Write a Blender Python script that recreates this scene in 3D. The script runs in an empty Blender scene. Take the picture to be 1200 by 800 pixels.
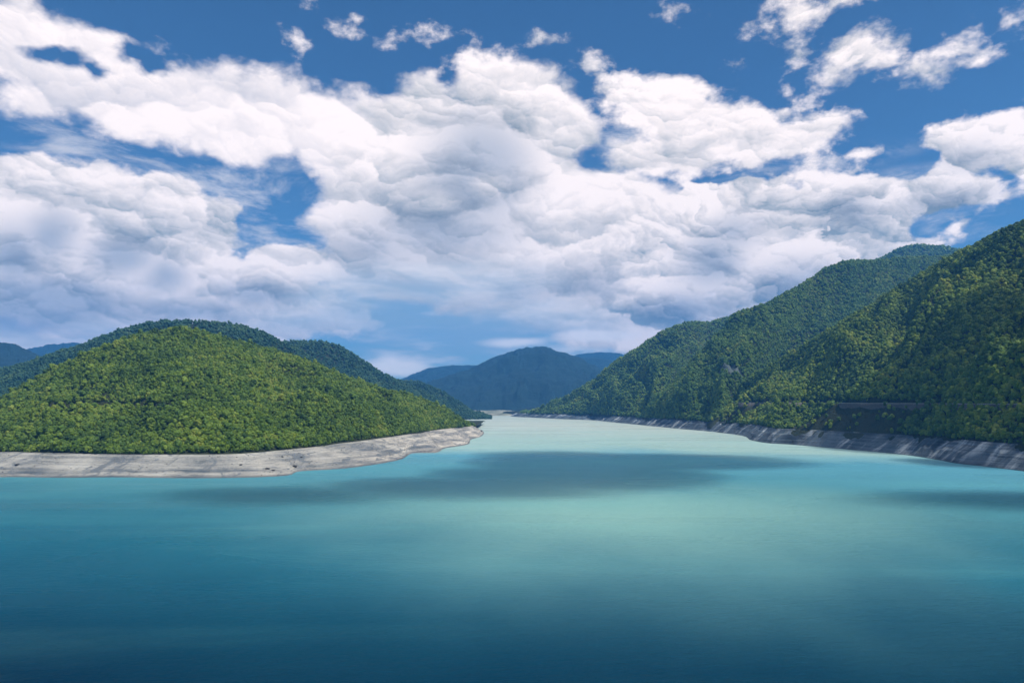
import bpy, bmesh, math, random
import numpy as np
from math import radians, sin, cos, tan, pi
from mathutils import Vector, Matrix

SC = bpy.context.scene
COL = SC.collection

# ------------------------------------------------------------------ camera
CAM_H = 110.0          # metres above the lake
FPX = 850.0            # focal length, in pixels of a 1200 px wide picture
HOR = 470.0            # row of the horizon

cam_d = bpy.data.cameras.new('camera')
cam = bpy.data.objects.new('camera', cam_d)
COL.objects.link(cam)
cam.location = (0, 0, CAM_H)
cam.rotation_euler = (radians(90), 0, 0)
cam_d.sensor_width = 36.0
cam_d.lens = 36.0 * FPX / 1200.0
cam_d.shift_y = (HOR - 400.0) / 1200.0
cam_d.clip_start = 1.0
cam_d.clip_end = 80000.0
SC.camera = cam

SC.view_settings.view_transform = 'Standard'
SC.view_settings.look = 'None'
SC.view_settings.gamma = 1.0
SC.view_settings.exposure = 0.4
SC.view_settings.use_curve_mapping = False
SC.cycles.use_denoising = True
SC.cycles.use_adaptive_sampling = True
SC.cycles.adaptive_threshold = 0.02
SC.cycles.adaptive_min_samples = 12
SC.cycles.max_bounces = 5
SC.cycles.diffuse_bounces = 2
SC.cycles.glossy_bounces = 2
SC.cycles.transmission_bounces = 2
SC.cycles.transparent_max_bounces = 8
SC.cycles.volume_bounces = 0
SC.cycles.sample_clamp_indirect = 6.0
SC.cycles.caustics_reflective = False
SC.cycles.caustics_refractive = False

# ------------------------------------------------------------------ node helper
class NT:
    """Small helper that writes shader node graphs."""
    def __init__(self, tree):
        self.t = tree
    def node(self, kind, **kw):
        n = self.t.nodes.new(kind)
        for k, v in kw.items():
            setattr(n, k, v)
        return n
    def link(self, a, b):
        self.t.links.new(a, b)
    def put(self, sock, v):
        if isinstance(v, bpy.types.NodeSocket):
            self.link(v, sock)
        elif v is not None:
            sock.default_value = v
    def m(self, op, a, b=None, c=None, clamp=False):
        n = self.node('ShaderNodeMath', operation=op, use_clamp=clamp)
        self.put(n.inputs[0], a); self.put(n.inputs[1], b); self.put(n.inputs[2], c)
        return n.outputs[0]
    def v(self, op, a, b=None, scale=None):
        n = self.node('ShaderNodeVectorMath', operation=op)
        self.put(n.inputs[0], a)
        if b is not None: self.put(n.inputs[1], b)
        if scale is not None: self.put(n.inputs['Scale'], scale)
        return n.outputs['Value'] if op in ('LENGTH', 'DOT_PRODUCT', 'DISTANCE') else n.outputs[0]
    def noise(self, vec, scale, detail=4, rough=0.5, lac=2.0, dist=0.0, color=False):
        n = self.node('ShaderNodeTexNoise')
        n.noise_dimensions = '3D'
        self.put(n.inputs['Vector'], vec)
        n.inputs['Scale'].default_value = scale
        n.inputs['Detail'].default_value = detail
        n.inputs['Roughness'].default_value = rough
        n.inputs['Lacunarity'].default_value = lac
        n.inputs['Distortion'].default_value = dist
        return n.outputs['Color'] if color else n.outputs['Fac']
    def voro(self, vec, scale, detail=0.0, rough=0.5, smooth=None, out='Distance'):
        n = self.node('ShaderNodeTexVoronoi')
        if smooth is not None:
            n.feature = 'SMOOTH_F1'; n.inputs['Smoothness'].default_value = smooth
        self.put(n.inputs['Vector'], vec)
        n.inputs['Scale'].default_value = scale
        n.inputs['Detail'].default_value = detail
        n.inputs['Roughness'].default_value = rough
        return n.outputs[out]
    def ramp(self, fac, stops, interp='LINEAR'):
        n = self.node('ShaderNodeValToRGB')
        n.color_ramp.interpolation = interp
        el = n.color_ramp.elements
        while len(el) < len(stops): el.new(0.5)
        for e, (p, c) in zip(el, stops):
            e.position = p
            e.color = (c, c, c, 1) if isinstance(c, (int, float)) else (*c, 1)
        self.put(n.inputs[0], fac)
        return n.outputs[0]
    def mix(self, fac, a, b, mode='MIX'):
        n = self.node('ShaderNodeMix', data_type='RGBA', blend_type=mode)
        self.put(n.inputs[0], fac)
        for s, v in ((n.inputs[6], a), (n.inputs[7], b)):
            if isinstance(v, (tuple, list)) and len(v) == 3: v = (*v, 1)
            self.put(s, v)
        return n.outputs[2]
    def sstep(self, x, lo, hi):
        n = self.node('ShaderNodeMapRange', interpolation_type='SMOOTHSTEP')
        self.put(n.inputs[0], x)
        self.put(n.inputs[1], lo); self.put(n.inputs[2], hi)
        return n.outputs[0]
    def lstep(self, x, lo, hi, a=0.0, b=1.0):
        n = self.node('ShaderNodeMapRange')
        self.put(n.inputs[0], x)
        self.put(n.inputs[1], lo); self.put(n.inputs[2], hi)
        n.inputs[3].default_value = a; n.inputs[4].default_value = b
        return n.outputs[0]

# ------------------------------------------------------------------ sun and sky
SUN_AZ = radians(125)     # clockwise from the view direction
SUN_EL = radians(60)
SUN_DIR = Vector((sin(SUN_AZ) * cos(SUN_EL), cos(SUN_AZ) * cos(SUN_EL), sin(SUN_EL)))
sun_d = bpy.data.lights.new('sun', 'SUN')
sun_d.energy = 5.0
sun_d.angle = radians(0.53)
sun_d.color = (1.0, 0.94, 0.84)
sun = bpy.data.objects.new('sun', sun_d)
COL.objects.link(sun)
sun.location = (600, -100, 900)
sun.rotation_euler = SUN_DIR.to_track_quat('Z', 'Y').to_euler()

W = bpy.data.worlds.new('World')
SC.world = W
W.use_nodes = True
W.cycles.sampling_method = 'MANUAL'
W.cycles.sample_map_resolution = 512
wt = W.node_tree
wt.nodes.clear()
n = NT(wt)
out = n.node('ShaderNodeOutputWorld')
bg = n.node('ShaderNodeBackground')
n.link(bg.outputs[0], out.inputs[0])
SKY_STR = 0.08
bg.inputs[1].default_value = SKY_STR
sky = n.node('ShaderNodeTexSky', sky_type='NISHITA')
sky.sun_disc = False
sky.sun_elevation = SUN_EL
sky.sun_rotation = SUN_AZ
sky.altitude = 900
sky.air_density = 1.0
sky.dust_density = 0.6
sky.ozone_density = 3.0

tc = n.node('ShaderNodeTexCoord')
D = n.v('NORMALIZE', tc.outputs['Generated'])
sx = n.node('ShaderNodeSeparateXYZ'); n.link(D, sx.inputs[0])
dx, dy, dz = sx.outputs
az = n.m('ARCTAN2', dx, dy)
el = n.m('ARCSINE', dz)
cb = n.node('ShaderNodeCombineXYZ')
n.link(n.m('MULTIPLY', az, FPX), cb.inputs[0])
n.link(n.m('MULTIPLY', el, FPX), cb.inputs[1])
AE = cb.outputs[0]                       # azimuth and elevation, in 1/850 rad

def to_ae(px, py, rx, ry):
    """A place in the sky (given as seen from the camera) as azimuth and elevation."""
    a = math.atan((px - 600.0) / FPX)
    e = math.atan((HOR - py) / FPX * cos(a))
    return a * FPX, e * FPX, rx * cos(a) ** 2, ry * cos(a)

NV = n.v('MULTIPLY', D, (1.0, 1.0, 1.55))           # clouds lie flatter towards the horizon
billow_a = n.noise(NV, 5.5, 6, 0.55, color=True)
warp = n.v('MULTIPLY', n.v('SUBTRACT', billow_a, (0.5, 0.5, 0.5)), (90, 70, 0))
fine = n.noise(NV, 26.0, 6, 0.6)
AEw = n.v('ADD', AE, warp)
warp_s = n.v('SCALE', warp, scale=0.45)
AEs = n.v('ADD', AE, warp_s)
AEt = n.v('ADD', AE, n.v('SCALE', warp, scale=0.22))

def field(coord, blobs, k=14.0):
    """Distance inside the union of ellipses (px, py, rx, ry)."""
    acc = None
    for (px, py, rx, ry) in blobs:
        a, e, ra, re_ = to_ae(px, py, rx, ry)
        d = n.v('SUBTRACT', coord, (a, e, 0))
        d = n.v('MULTIPLY', d, (1 / ra, 1 / re_, 0))
        r = n.v('LENGTH', d)
        mn = min(ra, re_) * 0.5 + 0.5 * (ra * re_) ** 0.5
        f = n.m('MULTIPLY_ADD', r, -mn, mn)
        acc = f if acc is None else n.m('SMOOTH_MAX', acc, f, k)
    return acc

# ---- clouds of the sky
# the same noise, looked up a little towards the sun, gives the lit side of every puff
fine_c = n.noise(NV, 22.0, 5, 0.62, color=True)
NB = n.v('ADD', NV, n.v('ADD', n.v('SCALE', n.v('SUBTRACT', billow_a, (.5, .5, .5)), scale=0.12), n.v('SCALE', n.v('SUBTRACT', fine_c, (.5, .5, .5)), scale=0.035)))
LIT = (0.35, -0.15, 0.92)
relief = None; bump_d = None
for scale_, wgt, sm in ((7.0, 1.0, 0.35), (15.0, 0.85, 0.22), (34.0, 0.45, 0.15), (78.0, 0.18, 0.15)):
    c_ = n.voro(NB, scale_, 0.0, 0.5, smooth=sm, out='Position')
    dist_ = c_.node.outputs['Distance']
    off = n.v('SUBTRACT', NB, c_)
    d_ = n.m('MULTIPLY', n.v('DOT_PRODUCT', off, LIT), scale_ * wgt)
    r_ = n.m('MULTIPLY', dist_, wgt)
    relief = d_ if relief is None else n.m('ADD', relief, d_)
    bump_d = r_ if bump_d is None else n.m('ADD', bump_d, r_)
puff = n.m('SUBTRACT', 0.55, n.m('MULTIPLY', bump_d, 0.5))
relief = n.m('ADD', n.m('MULTIPLY', relief, 0.62), n.m('MULTIPLY', n.m('SUBTRACT', fine, 0.5), 0.35))

WHITE = (12.2, 10.9, 10.5)
GREY = (3.1, 3.8, 4.4)

def layer(base, F, lo, hi, edge, thick, grey_amt, opac=1.0, namp=60.0, famp=22.0, shade_map=None, rel=1.5, white=WHITE, grey=GREY):
    f = n.m('MULTIPLY_ADD', n.m('ADD', puff, -0.06), namp, F)
    f = n.m('MULTIPLY_ADD', n.m('SUBTRACT', fine, 0.5), famp * 2, f)
    cov = n.sstep(f, lo, hi)
    if opac != 1.0: cov = n.m('MULTIPLY', cov, opac)
    body = n.sstep(f, edge, thick)                  # 0 at the rim, 1 deep inside
    s = n.m('MULTIPLY_ADD', relief, rel, 0.58)      # puff lighting
    s = n.m('SUBTRACT', s, n.m('MULTIPLY', n.m('MULTIPLY_ADD', body, 1.6, -0.6), grey_amt))
    s = n.lstep(s, -0.22, 0.88)
    c = n.mix(s, grey, white)
    if shade_map is not None:                       # parts of the bank that lie in the shade of others
        c = n.mix(shade_map, c, n.mix(1.0, c, (0.36, 0.45, 0.56), 'MULTIPLY'))
    return n.mix(cov, base, c)

base = n.mix(1.0, sky.outputs[0], (0.46, 0.78, 0.97), 'MULTIPLY')
# low haze band of thin cloud near the horizon, all the way round
streak = n.noise(n.v('MULTIPLY', D, (1.0, 1.0, 5.0)), 5.0, 7, 0.6, dist=0.3)
band = n.sstep(el, 0.26, 0.02)
lowc = n.m('MULTIPLY', n.sstep(n.m('MULTIPLY_ADD', band, 0.45, streak), 0.74, 1.0), 0.85)
base = n.mix(lowc, base, n.mix(n.sstep(streak, 0.45, 0.7), (3.4, 5.2, 7.0), (10.5, 10.2, 10.2)))

# thin streaky wisps between the big clouds
wisp = n.noise(n.v('ADD', n.v('MULTIPLY', D, (1.0, 1.0, 3.4)), (3.1, 1.7, 0.4)), 6.5, 8, 0.66, dist=0.5)
F_w = field(AEs, [(270, 235, 140, 80), (250, 255, 90, 40), (730, 165, 30, 30), (90, 170, 120, 22), (1005, 180, 60, 12), (820, 205, 120, 14), (1060, 205, 40, 10), (1120, 262, 60, 20)], 14)
wc = n.m('MULTIPLY', n.sstep(wisp, 0.43, 0.68), n.sstep(F_w, -8, 14))
base = n.mix(n.m('MULTIPLY', wc, 0.9), base, (7.0, 7.1, 7.8))

# clouds everywhere else round the sky, of the same kind
gen = n.noise(n.v('ADD', NV, (7.7, 2.2, 5.1)), 2.6, 3, 0.5)
away = n.sstep(n.m('ABSOLUTE', az), 0.66, 0.86)
high = n.sstep(el, 0.56, 0.74)
out_m = n.m('MAXIMUM', away, high)
F_o = n.m('MULTIPLY', n.m('SUBTRACT', n.m('MULTIPLY_ADD', gen, 1.0, n.m('MULTIPLY', out_m, 0.5)), 1.02), 700)
base = layer(base, F_o, 0, 26, 20, 120, 0.6)

# small bright clouds, upper right
F_s = field(AEt, [(1000, 68, 46, 28), (975, 85, 28, 20), (1035, 55, 30, 10), (1128, 62, 34, 20), (1085, 88, 36, 16), (1185, 28, 20, 14),
                  (930, 15, 34, 16), (900, 30, 18, 8), (935, 64, 18, 14), (575, 68, 30, 14), (590, 85, 38, 9), (375, 7, 20, 9), (795, 16, 20, 9), (985, 2, 26, 6),
                  (682, 76, 22, 10), (738, 90, 14, 7), (390, 33, 22, 8), (500, 38, 30, 5), (430, 42, 22, 7), (640, 45, 16, 5), (950, 120, 26, 14),
                  (1010, 180, 30, 6), (950, 205, 60, 14), (345, 40, 18, 10), (372, 9, 16, 9), (420, 20, 12, 5), (445, 44, 16, 6), (505, 38, 26, 6), (560, 62, 18, 10), (615, 92, 20, 8), (1000, 98, 14, 10), (905, 205, 24, 10), (860, 80, 14, 6), (1060, 100, 16, 6), (1140, 42, 14, 10), (925, 110, 12, 8)], 6)
base = layer(base, F_s, -8, 16, 10, 60, 0.25, namp=26, famp=38, rel=1.1)

# middle right: the flat bright bank with torn edges
F_d = field(AEt, [(770, 120, 62, 26), (840, 150, 90, 26), (920, 160, 60, 22), (790, 182, 80, 26), (735, 112, 40, 20), (880, 178, 50, 16), (965, 148, 22, 8)], 14)
base = layer(base, F_d, -12, 6, 20, 90, 0.30, namp=34, famp=26, rel=1.0)

# upper left: the long soft band
F_a = field(AEs, [(20, 55, 80, 50), (90, 85, 110, 52), (190, 118, 110, 50), (290, 140, 120, 52), (390, 160, 100, 54), (470, 185, 100, 60), (30, 120, 60, 26), (420, 225, 60, 40)], 22)
win = field(AEs, [(290, 235, 70, 34), (325, 282, 56, 18), (225, 208, 60, 18), (120, 178, 90, 13), (20, 172, 60, 12), (340, 215, 30, 30)], 12)
hole = field(AEw, [(50, 64, 16, 5), (72, 72, 12, 5), (98, 86, 7, 6), (150, 64, 14, 4)], 3)
F_a = n.m('SMOOTH_MIN', F_a, n.m('MULTIPLY_ADD', hole, -2.2, -6), 14)
F_a = n.m('SMOOTH_MIN', F_a, n.m('MULTIPLY_ADD', win, -1.6, -6), 14)
base = layer(base, F_a, -14, 10, 14, 130, 0.18, namp=42, famp=20, grey=(4.8, 5.1, 6.0), rel=0.75)

# centre: the tall soft cumulus bank
F_c = field(AEs, [(605, 135, 66, 54), (545, 190, 96, 66), (492, 146, 42, 38), (652, 158, 48, 52), (440, 170, 50, 40), (620, 250, 140, 90), (480, 270, 120, 70),
                  (700, 260, 100, 60), (760, 300, 120, 70), (560, 320, 150, 48), (430, 315, 60, 36), (720, 350, 130, 60)], 22)
F_c = n.m('SMOOTH_MIN', F_c, n.m('MULTIPLY_ADD', win, -1.6, -4), 12)
sep = field(AEt, [(728, 158, 26, 34), (712, 185, 34, 12), (520, 95, 22, 14)], 8)
F_c = n.m('SMOOTH_MIN', F_c, n.m('MULTIPLY_ADD', sep, -1.8, 0), 10)
sh_c = field(AEs, [(560, 200, 66, 60), (520, 268, 90, 36), (690, 335, 50, 20), (560, 340, 160, 26), (440, 290, 60, 24)], 24)
lit_c = field(AEt, [(396, 202, 22, 14), (575, 218, 24, 14), (512, 238, 20, 12), (660, 120, 30, 26), (600, 105, 40, 18)], 8)
sh_c = n.m('SUBTRACT', n.m('MULTIPLY', n.sstep(sh_c, -34, 44), 0.8), n.m('MULTIPLY', n.sstep(lit_c, -8, 14), 0.5))
base = layer(base, F_c, -16, 2, -6, 100, 0.10, namp=40, famp=12, shade_map=sh_c, rel=0.95)

# right: a row of crisp cumulus in front of it
F_e = field(AEs, [(815, 245, 50, 40), (770, 290, 50, 40), (870, 245, 56, 36), (915, 262, 46, 36), (945, 250, 30, 22), (985, 248, 52, 38), (1040, 235, 46, 30), (1095, 215, 44, 32), (1120, 172, 36, 28),
                  (1165, 165, 36, 24), (1200, 150, 30, 24), (1150, 222, 44, 22), (1122, 266, 30, 15), (850, 310, 110, 50), (960, 310, 80, 55), (1040, 285, 60, 30), (840, 370, 130, 50), (1200, 195, 26, 24), (880, 330, 110, 60)], 12)
gap = field(AEs, [(1080, 268, 14, 9), (1098, 260, 11, 8), (778, 216, 22, 12), (935, 218, 14, 12), (1060, 190, 40, 20), (880, 200, 90, 10), (1180, 262, 40, 16)], 8)
F_e = n.m('SMOOTH_MIN', F_e, n.m('MULTIPLY_ADD', gap, -2.2, -2), 12)
sh_e = field(AEs, [(830, 305, 40, 30), (990, 245, 30, 18), (940, 335, 70, 30), (860, 275, 30, 18), (1110, 232, 50, 12), (800, 360, 60, 20), (1130, 182, 24, 10)], 14)
sh_e = n.m('MULTIPLY', n.sstep(sh_e, -20, 26), 0.85)
base = layer(base, F_e, -14, -4, -8, 90, 0.10, namp=44, famp=14, shade_map=sh_e, rel=1.5)

# lower left: the cumulus with a hard bright rim
F_b = field(AEs, [(30, 238, 84, 54), (100, 250, 74, 50), (180, 272, 84, 52), (238, 288, 44, 48), (60, 330, 150, 80), (200, 345, 150, 60), (300, 358, 100, 42), (110, 212, 30, 16), (400, 372, 40, 22), (330, 310, 60, 20)], 16)
sh_b = field(AEs, [(58, 275, 36, 36), (138, 298, 46, 30), (20, 300, 40, 44), (190, 325, 34, 26), (60, 352, 130, 36), (300, 345, 60, 20), (220, 365, 90, 16)], 12)
sh_b = n.m('MULTIPLY', n.sstep(sh_b, -14, 26), 0.9)
base = layer(base, F_b, -16, -6, -8, 110, 0.08, namp=40, famp=12, shade_map=sh_b, rel=1.15)

# dark grey bars low on the left, blue veils low in the middle
F_g = field(AEw, [(20, 378, 46, 9), (5, 372, 30, 12)], 12)
base = n.mix(n.m('MULTIPLY', n.sstep(F_g, -8, 10), 0.7), base, (1.9, 2.9, 4.6))
F_v = field(AEs, [(480, 365, 120, 40), (570, 390, 90, 28), (360, 378, 60, 12), (660, 388, 60, 12)], 20)
base = n.mix(n.m('MULTIPLY', n.m('MULTIPLY', n.sstep(F_v, -20, 30), n.sstep(streak, 0.72, 0.42)), 0.8), base, (3.6, 5.2, 6.7))
F_l = field(AEs, [(90, 400, 150, 26), (400, 345, 60, 30), (520, 330, 130, 26), (640, 372, 100, 18), (420, 395, 40, 10)], 16)
low_s = n.m('MULTIPLY', n.sstep(F_l, -16, 26), n.sstep(streak, 0.36, 0.58))
base = n.mix(n.m('MULTIPLY', low_s, 0.75), base, n.mix(n.sstep(streak, 0.45, 0.66), (4.6, 5.8, 7.0), (9.0, 8.9, 9.2)))
F_u = field(AEs, [(465, 432, 40, 9), (600, 400, 40, 6), (700, 395, 50, 8), (455, 425, 16, 6)], 8)
base = n.mix(n.m('MULTIPLY', n.sstep(F_u, -4, 8), 0.8), base, (11.5, 11.0, 11.0))
n.link(base, bg.inputs[0])
# ------------------------------------------------------------------ tools
def tag(o, kind=None, label=None, cat=None, group=None):
    if kind: o['kind'] = kind
    if label: o['label'] = label
    if cat: o['category'] = cat
    if group: o['group'] = group
    return o

def new_mat(name):
    m = bpy.data.materials.new(name)
    m.use_nodes = True
    t = m.node_tree
    t.nodes.clear()
    k = NT(t)
    o = k.node('ShaderNodeOutputMaterial')
    p = k.node('ShaderNodeBsdfPrincipled')
    p.inputs['Roughness'].default_value = 0.9
    p.inputs['Specular IOR Level'].default_value = 0.2
    k.link(p.outputs[0], o.inputs[0])
    return m, k, p, o

def P(px, py, Y):
    """World point at forward distance Y that stands where the photograph shows (px, py)."""
    return np.array([(px - 600.0) / FPX * Y, Y, CAM_H - (py - HOR) / FPX * Y])

def G(px, py, z=0.0):
    """World point at height z."""
    Y = (CAM_H - z) * FPX / (py - HOR)
    return np.array([(px - 600.0) / FPX * Y, Y, z])

def _hash(ix, iy, iz, seed):
    h = (ix * 374761393 + iy * 668265263 + iz * 2147483647 + seed * 1274126177) & 0xFFFFFFFF
    h = ((h ^ (h >> 13)) * 1274126177) & 0xFFFFFFFF
    h = (h ^ (h >> 16)) & 0xFFFFFFFF
    h = (h * 2246822519) & 0xFFFFFFFF
    return ((h ^ (h >> 15)) & 0xFFFFFF) / float(0xFFFFFF)

def vnoise(x, y, seed=0):
    ix = np.floor(x).astype(np.int64); iy = np.floor(y).astype(np.int64)
    fx = x - ix; fy = y - iy
    fx = fx * fx * fx * (fx * (fx * 6 - 15) + 10); fy = fy * fy * fy * (fy * (fy * 6 - 15) + 10)
    a = _hash(ix, iy, 0, seed); b = _hash(ix + 1, iy, 0, seed)
    c = _hash(ix, iy + 1, 0, seed); d = _hash(ix + 1, iy + 1, 0, seed)
    return (a + (b - a) * fx) * (1 - fy) + (c + (d - c) * fx) * fy - 0.5

def fbm(x, y, octv=4, seed=0, gain=0.5):
    s = 0.0; a = 1.0
    for i in range(octv):
        s = s + a * vnoise(x, y, seed + i * 17)
        x = x * 2.03 + 11.3; y = y * 1.97 + 5.7; a *= gain
    return s

def ridged(x, y, octv=3, seed=0):
    s = 0.0; a = 1.0
    for i in range(octv):
        s = s + a * (1 - np.abs(vnoise(x, y, seed + i * 31)) * 4)
        x = x * 2.1 + 3.1; y = y * 2.1 + 9.2; a *= 0.45
    return s * 0.6

def catmull(P_, t):
    """P_: (K, ...) control points; t: parameters 0..K-1."""
    K = len(P_)
    i = np.clip(np.floor(t).astype(int), 0, K - 2)
    f = t - i
    sh = (len(t),) + (1,) * (P_.ndim - 1)
    f = f.reshape(sh)
    p1 = P_[i]; p2 = P_[i + 1]
    p0 = np.where((i == 0).reshape(sh), 2 * p1 - p2, P_[np.maximum(i - 1, 0)])
    p3 = np.where((i == K - 2).reshape(sh), 2 * p2 - p1, P_[np.minimum(i + 2, K - 1)])
    return 0.5 * ((2 * p1) + (-p0 + p2) * f + (2 * p0 - 5 * p1 + 4 * p2 - p3) * f ** 2 + (-p0 + 3 * p1 - 3 * p2 + p3) * f ** 3)

def loft(ctrl, nu, nv, vpar=None):
    """ctrl (K stations, L lines, 3) -> grid (nu, nv, 3)."""
    ctrl = np.asarray(ctrl, float)
    a = catmull(ctrl, np.linspace(0, ctrl.shape[0] - 1, nu))            # nu, L, 3
    v = np.linspace(0, ctrl.shape[1] - 1, nv) if vpar is None else vpar
    b = catmull(np.transpose(a, (1, 0, 2)), v)                           # nv, nu, 3
    return np.transpose(b, (1, 0, 2))

def grid_mesh(name, g, mat, kind='structure', smooth=True, parent=None, close_under=None):
    nu, nv = g.shape[:2]
    me = bpy.data.meshes.new(name)
    me.vertices.add(nu * nv)
    me.vertices.foreach_set('co', g.reshape(-1).astype(np.float32))
    i = np.arange(nu - 1)[:, None] * nv + np.arange(nv - 1)[None, :]
    q = np.stack([i, i + nv, i + nv + 1, i + 1], -1).reshape(-1, 4)
    # face upwards
    a, b, c = g.reshape(-1, 3)[q[:, 0]], g.reshape(-1, 3)[q[:, 1]], g.reshape(-1, 3)[q[:, 3]]
    if np.cross(b - a, c - a)[:, 2].sum() < 0: q = q[:, ::-1].copy()
    me.loops.add(q.size); me.loops.foreach_set('vertex_index', q.reshape(-1).astype(np.int32))
    me.polygons.add(len(q))
    me.polygons.foreach_set('loop_start', np.arange(0, q.size, 4, dtype=np.int32))
    me.update(calc_edges=True)
    if smooth: me.polygons.foreach_set('use_smooth', np.ones(len(q), bool))
    me.materials.append(mat)
    o = bpy.data.objects.new(name, me)
    COL.objects.link(o)
    if parent: o.parent = parent
    if kind: o['kind'] = kind
    return o

def bm_obj(name, bm, mat, parent=None, smooth=False):
    me = bpy.data.meshes.new(name)
    bm.to_mesh(me); bm.free()
    if smooth:
        for p in me.polygons: p.use_smooth = True
    me.materials.append(mat)
    o = bpy.data.objects.new(name, me)
    COL.objects.link(o)
    if parent: o.parent = parent
    return o

# ------------------------------------------------------------------ materials
def ground_mat(name, base, scale=1.0):
    m, k, p, o = new_mat(name)
    geo = k.node('ShaderNodeNewGeometry')
    a = k.noise(geo.outputs['Position'], 0.012 * scale, 6, 0.6)
    b = k.noise(geo.outputs['Position'], 0.16 * scale, 5, 0.7)
    c = k.mix(k.lstep(a, 0.3, 0.7), tuple(0.6 * v for v in base), tuple(1.35 * v for v in base))
    c = k.mix(k.lstep(b, 0.35, 0.7), c, tuple(v * 0.45 for v in base))
    k.link(c, p.inputs['Base Color'])
    bu = k.node('ShaderNodeBump'); bu.inputs['Strength'].default_value = 1.0; bu.inputs['Distance'].default_value = 6.0 / scale
    k.link(b, bu.inputs['Height']); k.link(bu.outputs[0], p.inputs['Normal'])
    return m

M_floor = ground_mat('forest_floor', (0.030, 0.040, 0.016))
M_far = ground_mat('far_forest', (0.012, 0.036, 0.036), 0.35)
M_land = ground_mat('valley_grass', (0.06, 0.085, 0.035), 0.5)

def leaf_mat(name, cols, dry=0.0):
    m, k, p, o = new_mat(name)
    oi = k.node('ShaderNodeObjectInfo')
    geo = k.node('ShaderNodeNewGeometry')
    big = k.noise(oi.outputs['Location'], 0.006, 4, 0.6)
    mid = k.noise(oi.outputs['Location'], 0.03, 3, 0.6)
    leaf = k.noise(geo.outputs['Position'], 0.9, 3, 0.7)
    f = k.m('ADD', k.m('MULTIPLY', oi.outputs['Random'], 0.55), k.m('MULTIPLY', mid, 0.9))
    f = k.m('ADD', f, k.m('MULTIPLY', k.m('SUBTRACT', big, 0.5), 1.3))
    c = k.ramp(k.lstep(f, 0.25, 1.2), [(0.0, cols[0]), (0.4, cols[1]), (0.75, cols[2]), (1.0, cols[3])])
    c = k.mix(k.lstep(leaf, 0.3, 0.7), k.mix(1.0, c, (0.62, 0.62, 0.62), 'MULTIPLY'), k.mix(1.0, c, (1.3, 1.3, 1.2), 'MULTIPLY'))
    k.link(c, p.inputs['Base Color'])
    p.inputs['Roughness'].default_value = 0.65
    tr = k.node('ShaderNodeBsdfTranslucent')
    k.link(k.mix(1.0, c, (1.1, 1.2, 0.5), 'MULTIPLY'), tr.inputs[0])
    mx = k.node('ShaderNodeMixShader'); mx.inputs[0].default_value = 0.22
    k.link(p.outputs[0], mx.inputs[1]); k.link(tr.outputs[0], mx.inputs[2]); k.link(mx.outputs[0], o.inputs[0])
    return m

M_leaf_left = leaf_mat('leaves_left', [(0.026, 0.060, 0.013), (0.076, 0.140, 0.018), (0.140, 0.208, 0.024), (0.205, 0.248, 0.040)])
M_leaf_right = leaf_mat('leaves_right', [(0.026, 0.062, 0.013), (0.080, 0.150, 0.020), (0.165, 0.235, 0.026), (0.240, 0.270, 0.038)])
M_leaf_far = leaf_mat('leaves_far', [(0.036, 0.088, 0.024), (0.088, 0.170, 0.032), (0.150, 0.232, 0.040), (0.21, 0.255, 0.052)])

M_leaf_behind = leaf_mat('leaves_behind', [(0.018, 0.056, 0.032), (0.030, 0.080, 0.044), (0.052, 0.112, 0.052), (0.085, 0.145, 0.058)])

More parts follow.
